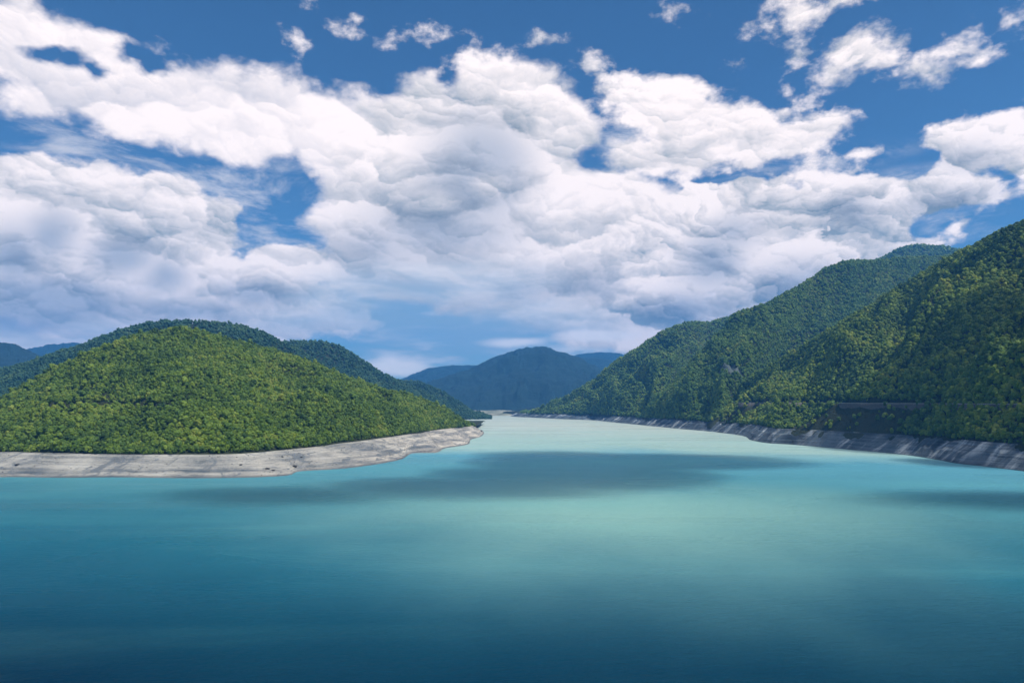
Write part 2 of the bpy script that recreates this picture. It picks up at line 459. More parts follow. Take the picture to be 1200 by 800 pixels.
def bank_mat(name, pale, dark, streak_z, contrast, slate=None, slabs=False):
    """Bare drawdown bank: thin water-level lines, worn pale and dark patches."""
    m, k, p, o = new_mat(name)
    geo = k.node('ShaderNodeNewGeometry')
    pos = geo.outputs['Position']
    wob = k.noise(pos, 0.010, 5, 0.6)
    lines = k.noise(k.v('MULTIPLY', k.v('ADD', pos, k.v('SCALE', k.noise(pos, 0.02, 4, 0.5, color=True), scale=6.0)), (0.004, 0.004, streak_z)), 1.0, 7, 0.65)
    grit = k.noise(pos, 0.25, 5, 0.7)
    f = k.m('ADD', k.m('MULTIPLY', lines, 1.0), k.m('ADD', k.m('MULTIPLY', wob, 0.9), k.m('MULTIPLY', grit, 0.35)))
    c = k.ramp(k.lstep(f, 1.125 - contrast, 1.125 + contrast), [(0, dark), (0.35, tuple(0.5 * (a + b) for a, b in zip(pale, dark))), (0.7, pale), (1.0, tuple(min(1, v * 1.25) for v in pale))])
    if slabs:      # slabs down the bank: lit faces painted pale, blue shade painted between them
        sl = k.noise(k.v('MULTIPLY', k.v('ADD', pos, k.v('SCALE', k.noise(pos, 0.05, 3, 0.5, color=True), scale=8.0)), (0.004, 0.030, 0.010)), 1.0, 4, 0.6)
        c = k.mix(k.sstep(sl, 0.62, 0.50), c, k.mix(1.0, c, (0.30, 0.36, 0.42), 'MULTIPLY'))
        c = k.mix(k.m('MULTIPLY', k.sstep(sl, 0.60, 0.68), 0.7), c, (0.42, 0.45, 0.46))
    if slate:
        sx_ = k.node('ShaderNodeSeparateXYZ'); k.link(k.v('ADD', pos, k.v('SCALE', k.noise(pos, 0.006, 4, 0.6, color=True), scale=500.0)), sx_.inputs[0])
        c = k.mix(k.m('MULTIPLY', k.sstep(sx_.outputs[0], 330, -220), 0.85), c, k.mix(1.0, c, slate, 'MULTIPLY'))
        cr = k.noise(k.v('MULTIPLY', pos, (0.035, 0.016, 0.02)), 1.0, 4, 0.6, dist=1.2)
        c = k.mix(k.m('MULTIPLY', k.sstep(cr, 0.52, 0.64), 0.85), c, dark)
    # wet margin at the water
    sz = k.node('ShaderNodeSeparateXYZ'); k.link(pos, sz.inputs[0])
    wet = k.sstep(sz.outputs[2], 2.2, 0.3)
    c = k.mix(k.m('MULTIPLY', wet, 0.65), c, tuple(v * 0.5 for v in dark))
    k.link(c, p.inputs['Base Color'])
    bu = k.node('ShaderNodeBump'); bu.inputs['Strength'].default_value = 0.8; bu.inputs['Distance'].default_value = 2.5
    k.link(f, bu.inputs['Height']); k.link(bu.outputs[0], p.inputs['Normal'])
    return m
M_bank_left = bank_mat('bank_silt', (0.40, 0.365, 0.315), (0.09, 0.105, 0.12), 0.35, 0.22, (0.56, 0.63, 0.69))
M_bank_right = bank_mat('bank_rock', (0.22, 0.25, 0.27), (0.045, 0.06, 0.075), 0.30, 0.20, slabs=True)
# ------------------------------------------------------------------ terrain
EDGE_Z = 27.0          # top of the bare bank left by the low water

def fit_skyline(g, v, line, trees, rounds=5):
    """Raise or lower the slopes until the crest, trees included, follows the surveyed outline."""
    lp = np.array(line, float); o_ = np.argsort(lp[:, 0]); lp = lp[o_]
    lo, hi = lp[0, 0], lp[-1, 0]
    nb = max(8, int((hi - lo) / 7)); edges = np.linspace(lo, hi, nb + 1); mid = 0.5 * (edges[1:] + edges[:-1])
    tgt = np.interp(mid, lp[:, 0], lp[:, 1])
    use = (v > 1.0) & (v < 4.8)
    for _ in range(rounds):
        px = 600 + FPX * g[..., 0] / g[..., 1]
        py = HOR - FPX * (g[..., 2] + trees - CAM_H) / g[..., 1]
        b = np.clip(((px - lo) / (hi - lo) * nb).astype(int), 0, nb - 1)
        inside = use & (px >= lo) & (px < hi)
        mn = np.full(nb, 1e9); np.minimum.at(mn, b[inside], py[inside])
        ok = mn < 1e8
        d = np.interp(mid, mid[ok], (tgt - mn)[ok])
        for _k in range(1): d = np.convolve(np.pad(d, 1, mode='edge'), [0.25, 0.5, 0.25], 'valid')
        dz = -np.interp(px, mid, d) * g[..., 1] / FPX
        zc = np.maximum(g[:, 1:, 2].max(axis=1, keepdims=True), 40)
        w = np.clip((g[..., 2] - 20) / (zc * 0.75), 0, 1)
        g[..., 2] += np.where(v > 1, dz * w, 0)

def hill(name, stations, nu, nv, mat, amp=30.0, wl=260.0, seed=1, skew=0.0, rough=6.0, bulge=0.10, back=(450, 1000), crest_keep=0.25, fine=0.0, cuts=(), kind='structure', sky=None, trees=9.0):
    """stations: (base point, ridge point) pairs. Slopes between them are lofted, furrowed by gullies that run down the slope."""
    ctrl = []
    for b, r in stations:
        b = np.array(b, float); r = np.array(r, float)
        h = r - b
        dirn = h.copy(); dirn[2] = 0; dirn /= np.linalg.norm(dirn) + 1e-6
        up = np.array([0, 0, 1.0]) * h[2]
        low = b - dirn * 6 - np.array([0, 0, 26.0])
        m1 = b + h * 0.33 + up * (bulge * 0.8)
        m2 = b + h * 0.68 + up * (bulge * 0.8)
        k1 = r + dirn * back[0]; k1[2] = max(r[2] * 0.55, -5)
        k2 = r + dirn * back[1]; k2[2] = -15
        ctrl.append([low, b, m1, m2, r, k1, k2])
    g = loft(ctrl, nu, nv)
    v = np.linspace(0, 6, nv)[None, :] * np.ones((nu, 1))
    # arc length along the middle line gives the gully spacing in metres
    mid = g[:, nv // 2]
    s = np.concatenate([[0], np.cumsum(np.linalg.norm(np.diff(mid, axis=0), axis=1))])[:, None]
    up_m = np.linalg.norm(g - g[:, :1], axis=2)
    w = s + fbm(s / 300 + seed, up_m / 250, 3, seed) * wl * 0.7 + up_m * skew
    env = np.clip((v - 1) / 0.5, 0, 1) * (crest_keep + (1 - crest_keep) * np.clip(np.abs(4 - v) / 0.9, 0, 1))
    rd = ridged(w / wl, up_m / 900 + seed * 3.3, 2, seed) - 0.1
    g[..., 2] += amp * env * rd
    rd2 = ridged(w / wl * 3.1 + 7, up_m / 300 + seed, 2, seed + 5)
    g[..., 2] += amp * 0.28 * env * rd2
    e2 = np.clip((v - 1) / 0.3, 0, 1)
    g[..., 2] += rough * e2 * fbm(g[..., 0] / 60, g[..., 1] / 60, 4, seed + 9)
    if fine: g[..., 2] += fine * e2 * fbm(g[..., 0] / 14, g[..., 1] / 14, 3, seed + 19)
    if sky is None: sky = [(600 + FPX * r[0] / r[1], HOR - FPX * (r[2] - CAM_H) / r[1]) for b, r in stations]
    if sky: fit_skyline(g, v, sky, trees)
    for fn in cuts: fn(g, v)
    o = grid_mesh(name, g, mat, kind)
    return o, g, v

def road_cut(z0, width, depth_lo):
    """Level bench cut into the slope at height z0."""
    def fn(g, v):
        z = g[..., 2]
        face = (v > 1) & (v < 4)
        t = (z - z0)
        m = face & (t > -width * 0.2) & (t < width * 0.8)
        g[..., 2] = np.where(m, z0 + (t) * 0.12, z)
    return fn

# --- waterline and the bare bank, left hill.  (water px, py), (bank top px, py)
LW = [((-420, 600), (-420, 540)), ((-220, 578), (-220, 534)), ((-90, 565), (-90, 530)), ((0, 559), (0, 529)), ((70, 559.5), (70, 530.5)), ((140, 559), (140, 532)), ((210, 560), (210, 532)),
      ((280, 559.5), (275, 531.5)), ((335, 557), (325, 527.5)), ((352, 552), (350, 525)), ((400, 549), (385, 520.5)), ((440, 544), (425, 516)), ((470, 538), (455, 511.5)),
      ((484, 531), (478, 508.5)), ((512, 530), (492, 506)), ((522, 525), (508, 504)), ((548, 520.5), (522, 502)), ((552, 515), (535, 500.5)), ((564, 511), (545, 500)), ((567, 506), (552, 499)), ((560, 502), (552, 497.5)), ((548, 500), (545, 496)), ((525, 497), (530, 493))]
def bank_grid(wat, top, nu, nv, seed, rill=3.0, rwl=40.0, terrace=0.0, power=1.0):
    wat = np.array(wat); top = np.array(top)
    low = wat + (wat - top) * 0.35; low[:, 2] = -9
    a = np.stack([low, wat, wat * 0.66 + top * 0.34, wat * 0.33 + top * 0.67, top], 1)
    a[:, 2, 2] = top[:, 2] * 0.34 ** power; a[:, 3, 2] = top[:, 2] * 0.67 ** power
    g = loft(a, nu, nv)
    v = np.linspace(0, 4, nv)[None, :]
    e = np.clip(v - 0.9, 0, 1) * np.clip((4 - v) / 0.5, 0, 1)
    s = np.concatenate([[0], np.cumsum(np.linalg.norm(np.diff(g[:, nv // 2], axis=0), axis=1))])[:, None]
    w = s + fbm(s / 60, v * 0.35, 3, seed) * rwl * 0.8
    g[..., 2] += rill * e * (ridged(w / rwl, v * 0.12 + seed, 3, seed) - 0.3)
    g[..., 2] += 1.5 * e * fbm(g[..., 0] / 18, g[..., 1] / 18, 4, seed + 3)
    if terrace:
        z = g[..., 2]; q = np.floor(z / terrace) * terrace; fr = (z - q) / terrace
        zz = q + terrace * np.clip((fr - 0.5) / 0.4, 0, 1)
        g[..., 2] = np.where(v > 1.0, z * 0.45 + zz * 0.55, z)
    return g
lw = [G(*a) for a, b in LW]; lt = [G(*b, EDGE_Z) for a, b in LW]
g_bank_l = bank_grid(lw, lt, 700, 60, 4, rill=2.6, rwl=120, terrace=2.4, power=1.1)
bank_left = grid_mesh('shore', g_bank_l, M_bank_left)

# --- right shore, waterline from right to left; the bank rises inland
RW = [(1700, 640), (1500, 600), (1330, 570), (1200, 552), (1150, 546), (1120, 542.5), (1090, 537), (1050, 531.5), (1000, 527), (960, 523.5), (925, 520.5), (900, 519), (880, 515.5), (872, 511),
      (850, 507.5), (820, 504.3), (800, 502.6), (780, 500.7), (762, 499), (745, 497.2), (728, 495.6), (712, 494), (697, 492.4), (680, 491.6), (664, 491), (648, 490.4), (632, 489.5), (616, 488.8), (604, 488.2), (598, 487.6)]
rw = np.array([G(*a) for a in RW])
tn = np.gradient(rw, axis=0); tn /= np.linalg.norm(tn, axis=1)[:, None]
nrm = np.stack([tn[:, 1], -tn[:, 0], 0 * tn[:, 0]], 1)             # inland, to the right
for _ in range(2): nrm[1:-1] = (nrm[:-2] + nrm[1:-1] * 2 + nrm[2:]) / 4
nrm /= np.linalg.norm(nrm, axis=1)[:, None]
wid = np.interp(rw[:, 1], [1100, 1700, 3000, 5300], [44, 44, 44, 50])[:, None]
rt = rw + nrm * wid; rt[:, 2] = np.interp(rw[:, 1], [1100, 1700, 3000, 5300], [39, 38, 33, 24])
g_bank_r = bank_grid(rw, rt, 1400, 40, 8, rill=9.0, rwl=48, terrace=0.0, power=0.9)
bank_right = grid_mesh('shore', g_bank_r, M_bank_right)
RPX = np.array([a[0] for a in RW], float)
def RT(px):      # top of the right bank above waterline column px
    return np.array([np.interp(px, RPX[::-1], rt[::-1, i]) for i in range(3)])
def LT(px):
    xs = np.array([b[0] for a, b in LW[:20]], float)
    return np.array([np.interp(px, xs, np.array(lt)[:20, i]) for i in range(3)])

# --- left hill
st = [(LT(-420), P(-420, 470, 1500)), (LT(-220), P(-230, 470, 1550)), (LT(-90), P(-110, 474, 1620)), (LT(0), P(0, 465, 1700)), (LT(50), P(62, 430, 1780)), (LT(95), P(110, 408, 1850)), (LT(140), P(160, 391, 1900)),
      (LT(190), P(215, 382, 1900)), (LT(240), P(262, 394, 1930)), (LT(290), P(328, 411, 1990)), (LT(350), P(368, 423, 2040)), (LT(400), P(402, 438, 2100)), (LT(440), P(445, 453, 2180)),
      (LT(478), P(478, 459, 2260)), (LT(508), P(508, 469, 2350)), (LT(530), P(532, 481, 2420)), (LT(545), P(546, 491, 2460)), (LT(550), P(552, 496.5, 2490))]
for b, r in st: b[2] -= 0.3
o_l1, g_l1, v_l1 = hill('hill', st, 520, 260, M_floor, amp=55, wl=300, seed=3, skew=0.25, rough=8, bulge=0.16, cuts=[road_cut(100, 10, 0)])

SKY_R1 = [(858, 462), (866, 450), (880, 440), (900, 426), (940, 404), (968, 386), (1000, 366), (1020, 356), (1036, 344), (1060, 330), (1084, 316), (1108, 302), (1136, 288), (1156, 278), (1180, 265), (1200, 258), (1250, 235), (1337, 205), (1420, 190)]
SKY_R2 = [(773, 462), (786, 447), (800, 430), (822, 406), (843, 386), (852, 372), (868, 363), (900, 354), (920, 342), (940, 330), (964, 314), (980, 308), (992, 305), (1020, 305), (1036, 303.5), (1075, 300), (1140, 298)]
SKY_R3 = [(614, 483.5), (632, 475), (659, 464), (685, 449), (703, 436), (716, 424), (732, 415), (748, 405), (764, 394), (779, 385), (798, 379), (816, 377), (829, 378), (842, 373), (858, 369), (900, 366)]
def simple(pts, base_drop, Yoff, z=-10):
    """Base line in front of a ridge given as (px, py, Y)."""
    out_ = []
    for (px, py, Y) in pts:
        r = P(px, py, Y); b = r.copy()
        b[1] -= Yoff; b[0] *= (Y - Yoff) / Y; b[2] = z
        out_.append((b, r))
    return out_

# --- hills behind it
o_l2, g_l2, v_l2 = hill('hill', simple([(-420, 470, 2700), (-250, 462, 2800), (-100, 452, 2900), (0, 434, 3000), (50, 419, 3050), (100, 402, 3080), (140, 387, 3100), (185, 377, 3100), (240, 376.5, 3150), (285, 382, 3200), (320, 394, 3250), (360, 414, 3300), (400, 440, 3350), (430, 462, 3400)],
                        0, 750), 300, 120, M_floor, amp=40, wl=330, seed=11, rough=10)
o_l3, g_l3, v_l3 = hill('hill', simple([(240, 420, 3900), (300, 404, 3900), (345, 400.5, 3900), (382, 401.5, 3900), (402, 407, 3920), (425, 421, 3950), (447, 436, 4000), (470, 448, 4050), (500, 460, 4100), (530, 478, 4150)],
                        0, 650), 220, 90, M_floor, amp=36, wl=300, seed=15, rough=9)
o_l4, g_l4, v_l4 = hill('hill', simple([(400, 450, 4800), (440, 446, 4750), (470, 446, 4700), (500, 449.5, 4700), (518, 458, 4720), (533, 466, 4750), (547, 475, 4780), (558, 483, 4800), (566, 487.5, 4830), (576, 492, 4850)],
                        0, 420), 200, 70, M_floor, amp=24, wl=260, seed=19, rough=7)

# --- right hill, nearest
def W3(X, Y, Z): return np.array([X, Y, Z], float)
st = [(RT(1700), W3(1380, 700, 640)), (RT(1420), W3(1390, 1150, 650)), (RT(1260), W3(1405, 1380, 650)), (RT(1160), W3(1425, 1550, 645)), (RT(1100), W3(1430, 1690, 638)), (RT(1045), W3(1430, 1830, 628)),
      (RT(990), P(1200, 260, 2000)), (RT(940), P(1150, 282, 2110)), (RT(905), P(1100, 307, 2230)), (RT(885), P(1050, 336, 2360)), (RT(872), P(1000, 366, 2490)), (RT(862), P(960, 391, 2600)),
      (RT(850), P(925, 412, 2690)), (RT(840), P(895, 430, 2760)), (RT(828), P(872, 446, 2830)), (RT(812), P(852, 462, 2900)), (RT(795), P(830, 478, 3000))]
for b, r in st: b[2] -= 0.3
o_r1, g_r1, v_r1 = hill('hill', st, 640, 300, M_floor, amp=125, wl=250, seed=23, sky=SKY_R1, skew=0.15, rough=12, bulge=0.02, crest_keep=0.18, cuts=[road_cut(104, 12, 0)])

# --- second right hill: a spur that comes down to the water behind the first
st = [(W3(1550, 3000, 60), P(1140, 300, 3950)), (W3(1300, 2950, 60), P(1075, 303, 3800)), (W3(1130, 2900, 60), P(1030, 304.5, 3680)), (W3(1010, 2900, 40), P(992, 305, 3600)), (W3(930, 2900, 30), P(964, 314, 3560)),
      (RT(828), P(938, 331, 3500)), (RT(815), P(900, 354, 3450)), (RT(802), P(868, 364, 3420)), (RT(790), P(843, 388, 3350)), (RT(776), P(815, 418, 3350)), (RT(762), P(792, 442, 3420)), (RT(748), P(772, 462, 3520)), (RT(735), P(750, 478, 3640))]
for b, r in st: b[2] -= 0.3
o_r2, g_r2, v_r2 = hill('hill', st, 420, 220, M_floor, amp=125, wl=330, seed=31, sky=SKY_R2, skew=-0.1, rough=14, bulge=0.03, crest_keep=0.15)
# bare rock face on its near flank
def rock_patch(obj, g, box, rad, mat_rock):
    px = 600 + FPX * g[..., 0] / g[..., 1]; py = HOR - FPX * (g[..., 2] - CAM_H) / g[..., 1]
    du = np.gradient(g, axis=0); dv = np.gradient(g, axis=1)
    nz = np.cross(du, dv); nz *= np.sign(nz[..., 2:3] + 1e-9)
    facing = nz[..., 1] < 0
    m_ = (px > box[0]) & (px < box[2]) & (py > box[1]) & (py < box[3]) & facing
    c = g[m_].mean(0)
    nu, nv = g.shape[:2]
    cc = 0.25 * (g[:-1, :-1] + g[1:, :-1] + g[1:, 1:] + g[:-1, 1:])
    d = np.linalg.norm((cc - c) / np.array(rad), axis=2) + 0.45 * fbm(cc[..., 0] / 40, cc[..., 2] / 60, 3, 91)
    obj.data.materials.append(mat_rock)
    obj.data.polygons.foreach_set('material_index', (d < 1).astype(np.int32).reshape(-1))
    return c
m, k, p, o_ = new_mat('scar_rock')
geo = k.node('ShaderNodeNewGeometry')
q = k.noise(k.v('MULTIPLY', geo.outputs['Position'], (0.06, 0.06, 0.012)), 1.0, 6, 0.65)
k.link(k.ramp(q, [(0.35, (0.03, 0.045, 0.045)), (0.5, (0.055, 0.075, 0.075)), (0.68, (0.085, 0.105, 0.10))]), p.inputs['Base Color'])
bu = k.node('ShaderNodeBump'); bu.inputs['Distance'].default_value = 5.0; k.link(q, bu.inputs['Height']); k.link(bu.outputs[0], p.inputs['Normal'])
M_rock = m
ROCK_RAD = (48, 70, 40)
rock_c = rock_patch(o_r2, g_r2, (838, 426, 874, 454), ROCK_RAD, M_rock)
print('ROCK', rock_c)
# --- third
st = [(W3(1000, 3500, 100), P(930, 374, 4700)), (W3(880, 3500, 80), P(870, 372, 4600)), (W3(760, 3500, 40), P(838, 376, 4500)), (RT(752), P(812, 378, 4420)), (RT(738), P(780, 385, 4350)), (RT(724), P(748, 405, 4330)), (RT(708), P(716, 425, 4550)),
      (RT(690), P(686, 449, 4750)), (RT(664), P(659, 464, 4930)), (RT(640), P(634, 475, 5080)), (RT(612), P(614, 483.5, 5220))]
for b, r in st: b[2] -= 0.3
o_r3, g_r3, v_r3 = hill('hill', st, 340, 160, M_floor, amp=110, wl=330, seed=37, sky=SKY_R3, skew=0.2, rough=12, bulge=0.05, crest_keep=0.12)
# --- the high top behind
o_r4, g_r4, v_r4 = hill('hill', simple([(860, 380, 5200), (940, 350, 5200), (1000, 318, 5200), (1035, 300, 5200), (1055, 290, 5200), (1075, 287, 5200), (1105, 288.5, 5200), (1140, 296, 5200), (1200, 310, 5200), (1300, 330, 5200), (1450, 340, 5200)],
                        0, 1300), 240, 110, M_floor, amp=40, wl=400, seed=41, rough=12)

# --- mountains far up the valley
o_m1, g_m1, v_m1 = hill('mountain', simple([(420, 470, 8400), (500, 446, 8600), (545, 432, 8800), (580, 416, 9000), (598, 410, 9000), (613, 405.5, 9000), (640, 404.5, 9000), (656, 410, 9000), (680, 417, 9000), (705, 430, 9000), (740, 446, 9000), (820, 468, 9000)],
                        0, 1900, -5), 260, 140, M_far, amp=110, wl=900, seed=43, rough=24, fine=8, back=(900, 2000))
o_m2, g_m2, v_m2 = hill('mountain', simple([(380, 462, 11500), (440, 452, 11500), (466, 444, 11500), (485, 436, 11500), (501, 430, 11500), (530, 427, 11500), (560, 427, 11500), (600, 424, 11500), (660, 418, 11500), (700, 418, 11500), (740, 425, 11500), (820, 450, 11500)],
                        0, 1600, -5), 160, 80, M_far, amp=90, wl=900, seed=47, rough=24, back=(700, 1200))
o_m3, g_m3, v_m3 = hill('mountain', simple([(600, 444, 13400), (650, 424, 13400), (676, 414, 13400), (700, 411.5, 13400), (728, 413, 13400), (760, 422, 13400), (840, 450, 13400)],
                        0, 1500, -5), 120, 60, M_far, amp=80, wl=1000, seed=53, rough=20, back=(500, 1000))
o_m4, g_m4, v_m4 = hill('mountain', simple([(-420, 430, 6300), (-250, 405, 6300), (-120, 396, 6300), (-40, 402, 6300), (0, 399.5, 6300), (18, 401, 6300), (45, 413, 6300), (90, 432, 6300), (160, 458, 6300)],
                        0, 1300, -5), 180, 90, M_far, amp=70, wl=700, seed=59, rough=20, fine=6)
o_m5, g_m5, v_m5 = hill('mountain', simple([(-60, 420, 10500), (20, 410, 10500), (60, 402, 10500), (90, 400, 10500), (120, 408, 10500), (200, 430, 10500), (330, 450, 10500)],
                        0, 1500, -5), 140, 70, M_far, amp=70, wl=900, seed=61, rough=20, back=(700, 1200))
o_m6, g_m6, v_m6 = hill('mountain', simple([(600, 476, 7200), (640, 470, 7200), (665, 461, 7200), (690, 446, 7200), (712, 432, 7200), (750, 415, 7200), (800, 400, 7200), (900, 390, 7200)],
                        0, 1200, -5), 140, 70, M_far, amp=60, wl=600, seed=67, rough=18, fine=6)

# --- far end of the lake: low land with pale bars of gravel
def far_land():
    xs = np.linspace(-2600, 2400, 260); ys = np.linspace(0, 1, 60)
    g = np.zeros((260, 60, 3))
    front = 5480 + 260 * fbm(xs / 420, xs * 0, 3, 71)
    for j, t in enumerate(ys):
        y = front + t ** 1.5 * 2600
        g[:, j, 0] = xs; g[:, j, 1] = y
        g[:, j, 2] = -2 + 3.5 * min(1, t * 10) + 26 * t + 4 * fbm(xs / 160, y / 160, 3, 73) * min(1, t * 6)
    return g
m, k, p, o_ = new_mat('valley_gravel')
geo = k.node('ShaderNodeNewGeometry')
q = k.noise(k.v('MULTIPLY', geo.outputs['Position'], (0.0016, 0.006, 0)), 1.0, 5, 0.6)
k.link(k.ramp(q, [(0.42, (0.035, 0.06, 0.03)), (0.50, (0.10, 0.12, 0.07)), (0.56, (0.5, 0.48, 0.42)), (0.62, (0.06, 0.09, 0.04))]), p.inputs['Base Color'])
far_land_o = grid_mesh('far_shore', far_land(), m)
# ------------------------------------------------------------------ ground sheet and lake
X0, X1, Y0, Y1 = -9000.0, 9000.0, -1500.0, 15000.0
gx = np.linspace(X0, X1, 120); gy = np.linspace(Y0, Y1, 110)
gg = np.zeros((120, 110, 3)); gg[..., 0] = gx[:, None]; gg[..., 1] = gy[None, :]
rim = np.clip((np.maximum(np.abs(gg[..., 0]) - 5200, 0) + np.maximum(gg[..., 1] - 9500, 0)) / 4000, 0, 1)
gg[..., 2] = -16 + 18 * rim + 90 * rim * (fbm(gg[..., 0] / 1800, gg[..., 1] / 1800, 4, 5) + 0.5)
ground = grid_mesh('ground', gg, M_land)

m, k, p, o_ = new_mat('lake_water')
geo = k.node('ShaderNodeNewGeometry')
pos = geo.outputs['Position']
# suspended silt: pale at the far end, clearer near the dam; shade painted in
sp = k.node('ShaderNodeSeparateXYZ'); k.link(pos, sp.inputs[0])
pw = k.v('ADD', pos, k.v('SCALE', k.v('SUBTRACT', k.noise(k.v('MULTIPLY', pos, (1, 0.6, 1)), 0.003, 4, 0.55, color=True), (0.5, 0.5, 0.5)), scale=340.0))
sp2 = k.node('ShaderNodeSeparateXYZ'); k.link(pw, sp2.inputs[0])
reach = k.m('ADD', sp2.outputs[1], k.m('MULTIPLY', k.m('MAXIMUM', k.m('SUBTRACT', sp2.outputs[0], 250), 0), 1.05))
reach = k.m('SUBTRACT', reach, k.m('MULTIPLY', k.m('MAXIMUM', k.m('SUBTRACT', k.m('ABSOLUTE', sp.outputs[0]), 150), 0), 0.45))  # corner shade put into the water colour as darker sides
silt_light = k.ramp(k.lstep(reach, 200, 3200), [(0.0, (0.002, 0.030, 0.070)), (0.09, (0.010, 0.090, 0.140)), (0.20, (0.050, 0.172, 0.210)), (0.42, (0.070, 0.225, 0.300)), (0.52, (0.22, 0.345, 0.335)), (1.0, (0.33, 0.39, 0.36))])
glow = k.v('LENGTH', k.v('MULTIPLY', k.v('SUBTRACT', pw, (110, 700, 0)), (1 / 400, 1 / 420, 0)))
silt_light = k.mix(k.m('MULTIPLY', k.sstep(glow, 1.0, 0.0), 0.65), silt_light, (0.20, 0.355, 0.31))  # painted glow: reflection of bright clouds put into the water colour
eddy = k.noise(k.v('MULTIPLY', pos, (0.0012, 0.006, 0)), 1.0, 6, 0.6, dist=0.4)
silt_light = k.mix(k.m('MULTIPLY', k.sstep(eddy, 0.50, 0.72), 0.22), silt_light, (0.10, 0.30, 0.31))
k.link(silt_light, p.inputs['Base Color'])
p.inputs['Roughness'].default_value = 0.16
p.inputs['IOR'].default_value = 1.075
p.inputs['Specular IOR Level'].default_value = 0.10
# breeze lanes: patches of ruffled water between calmer ones
lane = k.noise(k.v('MULTIPLY', pos, (0.0016, 0.0060, 0)), 1.0, 5, 0.55, dist=0.6)
k.link(k.lstep(lane, 0.40, 0.62, 0.22, 0.42), p.inputs['Roughness'])
w1 = k.noise(k.v('MULTIPLY', pos, (0.5, 0.8, 1)), 0.55, 5, 0.6)
w1 = k.m('ADD', w1, k.m('MULTIPLY', k.noise(k.v('MULTIPLY', pos, (0.10, 0.22, 1)), 1.0, 4, 0.6), 2.5))
bu = k.node('ShaderNodeBump'); bu.inputs['Strength'].default_value = 0.6; bu.inputs['Distance'].default_value = 0.8
k.link(w1, bu.inputs['Height']); k.link(bu.outputs[0], p.inputs['Normal'])
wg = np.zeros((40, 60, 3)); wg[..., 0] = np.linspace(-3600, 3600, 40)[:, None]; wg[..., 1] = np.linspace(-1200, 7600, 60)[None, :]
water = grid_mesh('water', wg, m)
# ------------------------------------------------------------------ trees
rng = np.random.default_rng(7)
def crown_mesh(name, seed, mat, lobes=13, sub=2, leaves=260, tall=1.0):
    """Unit crown, about 1 m in radius: clumps of foliage round a dome, with loose leaf sprays on and off its surface."""
    r = random.Random(seed)
    bm = bmesh.new()
    cents = []
    for i in range(lobes):
        a = r.uniform(0, 2 * pi); t = r.random() ** 0.7
        zz = r.uniform(-0.35, 0.75)
        rad = (1 - max(0, zz) ** 2 * 0.9) ** 0.5 * 0.62 * t ** 0.5 if i else 0
        c = Vector((cos(a) * rad, sin(a) * rad, zz * tall))
        s = r.uniform(0.26, 0.46) if i else 0.62
        cents.append((c, s))
        mtx = Matrix.Translation(c) @ Matrix.Diagonal((s * r.uniform(.9, 1.2), s * r.uniform(.9, 1.2), s * r.uniform(.7, 1.0), 1))
        res = bmesh.ops.create_icosphere(bm, subdivisions=sub, radius=1.0, matrix=mtx)
        for vtx in res['verts']:
            d = vtx.co - c
            vtx.co = c + d * (1 + r.uniform(-0.22, 0.22))
    for i in range(leaves):
        c, s = r.choice(cents)
        d = Vector((r.gauss(0, 1), r.gauss(0, 1), r.gauss(0.35, 1))).normalized()
        q = c + Vector((d.x * s, d.y * s, d.z * s * 0.9)) * r.uniform(0.95, 1.22)
        nrm_ = (d + Vector((r.gauss(0, .5), r.gauss(0, .5), r.gauss(0, .5)))).normalized()
        t1 = nrm_.orthogonal().normalized(); t2 = nrm_.cross(t1)
        w = r.uniform(0.06, 0.13); h = r.uniform(0.06, 0.13)
        vs = [bm.verts.new(q + t1 * w), bm.verts.new(q + t2 * h), bm.verts.new(q - t1 * w), bm.verts.new(q - t2 * h)]
        bm.faces.new(vs)
    me = bpy.data.meshes.new(name); bm.to_mesh(me); bm.free()
    me.materials.append(mat)
    return me

def sample(g, v, spacing, vmin, vmax, seed, skip=None):
    """Evenly spread points over the lofted grid between two of its lines."""
    r = np.random.default_rng(seed)
    nu, nv = g.shape[:2]
    a, b, c, d = g[:-1, :-1], g[1:, :-1], g[1:, 1:], g[:-1, 1:]
    area = 0.5 * np.linalg.norm(np.cross(c - a, d - b), axis=2)
    vm = v[:-1, :-1]
    area = area * ((vm >= vmin) & (vm <= vmax))
    fl = area.reshape(-1); cum = np.cumsum(fl)
    N = int(cum[-1] / spacing ** 2)
    pos = (np.arange(N) + r.random(N)) / N * cum[-1]
    idx = np.clip(np.searchsorted(cum, pos), 0, len(fl) - 1)
    iu, iv = np.unravel_index(idx, area.shape)
    fu, fv = r.random(N)[:, None], r.random(N)[:, None]
    pts = (a[iu, iv] * (1 - fu) + b[iu, iv] * fu) * (1 - fv) + (d[iu, iv] * (1 - fu) + c[iu, iv] * fu) * fv
    px = 600 + FPX * pts[:, 0] / pts[:, 1]
    keep = (px > -260) & (px < 1460) & (pts[:, 1] > 300)
    if skip is not None: keep &= ~skip(pts)
    return pts[keep], vm[iu, iv][keep]

CROWNS = {}
def crowns_for(mat, lod):
    key = (mat.name, lod)
    if key not in CROWNS:
        lst = []
        for i in range(5):
            if lod == 0: me = crown_mesh('crown', 100 + i, mat, 14, 2, 420)
            elif lod == 1: me = crown_mesh('crown', 200 + i, mat, 9, 1, 120)
            else: me = crown_mesh('crown', 300 + i, mat, 6, 1, 30)
            lst.append(me)
        CROWNS[key] = lst
    return CROWNS[key]

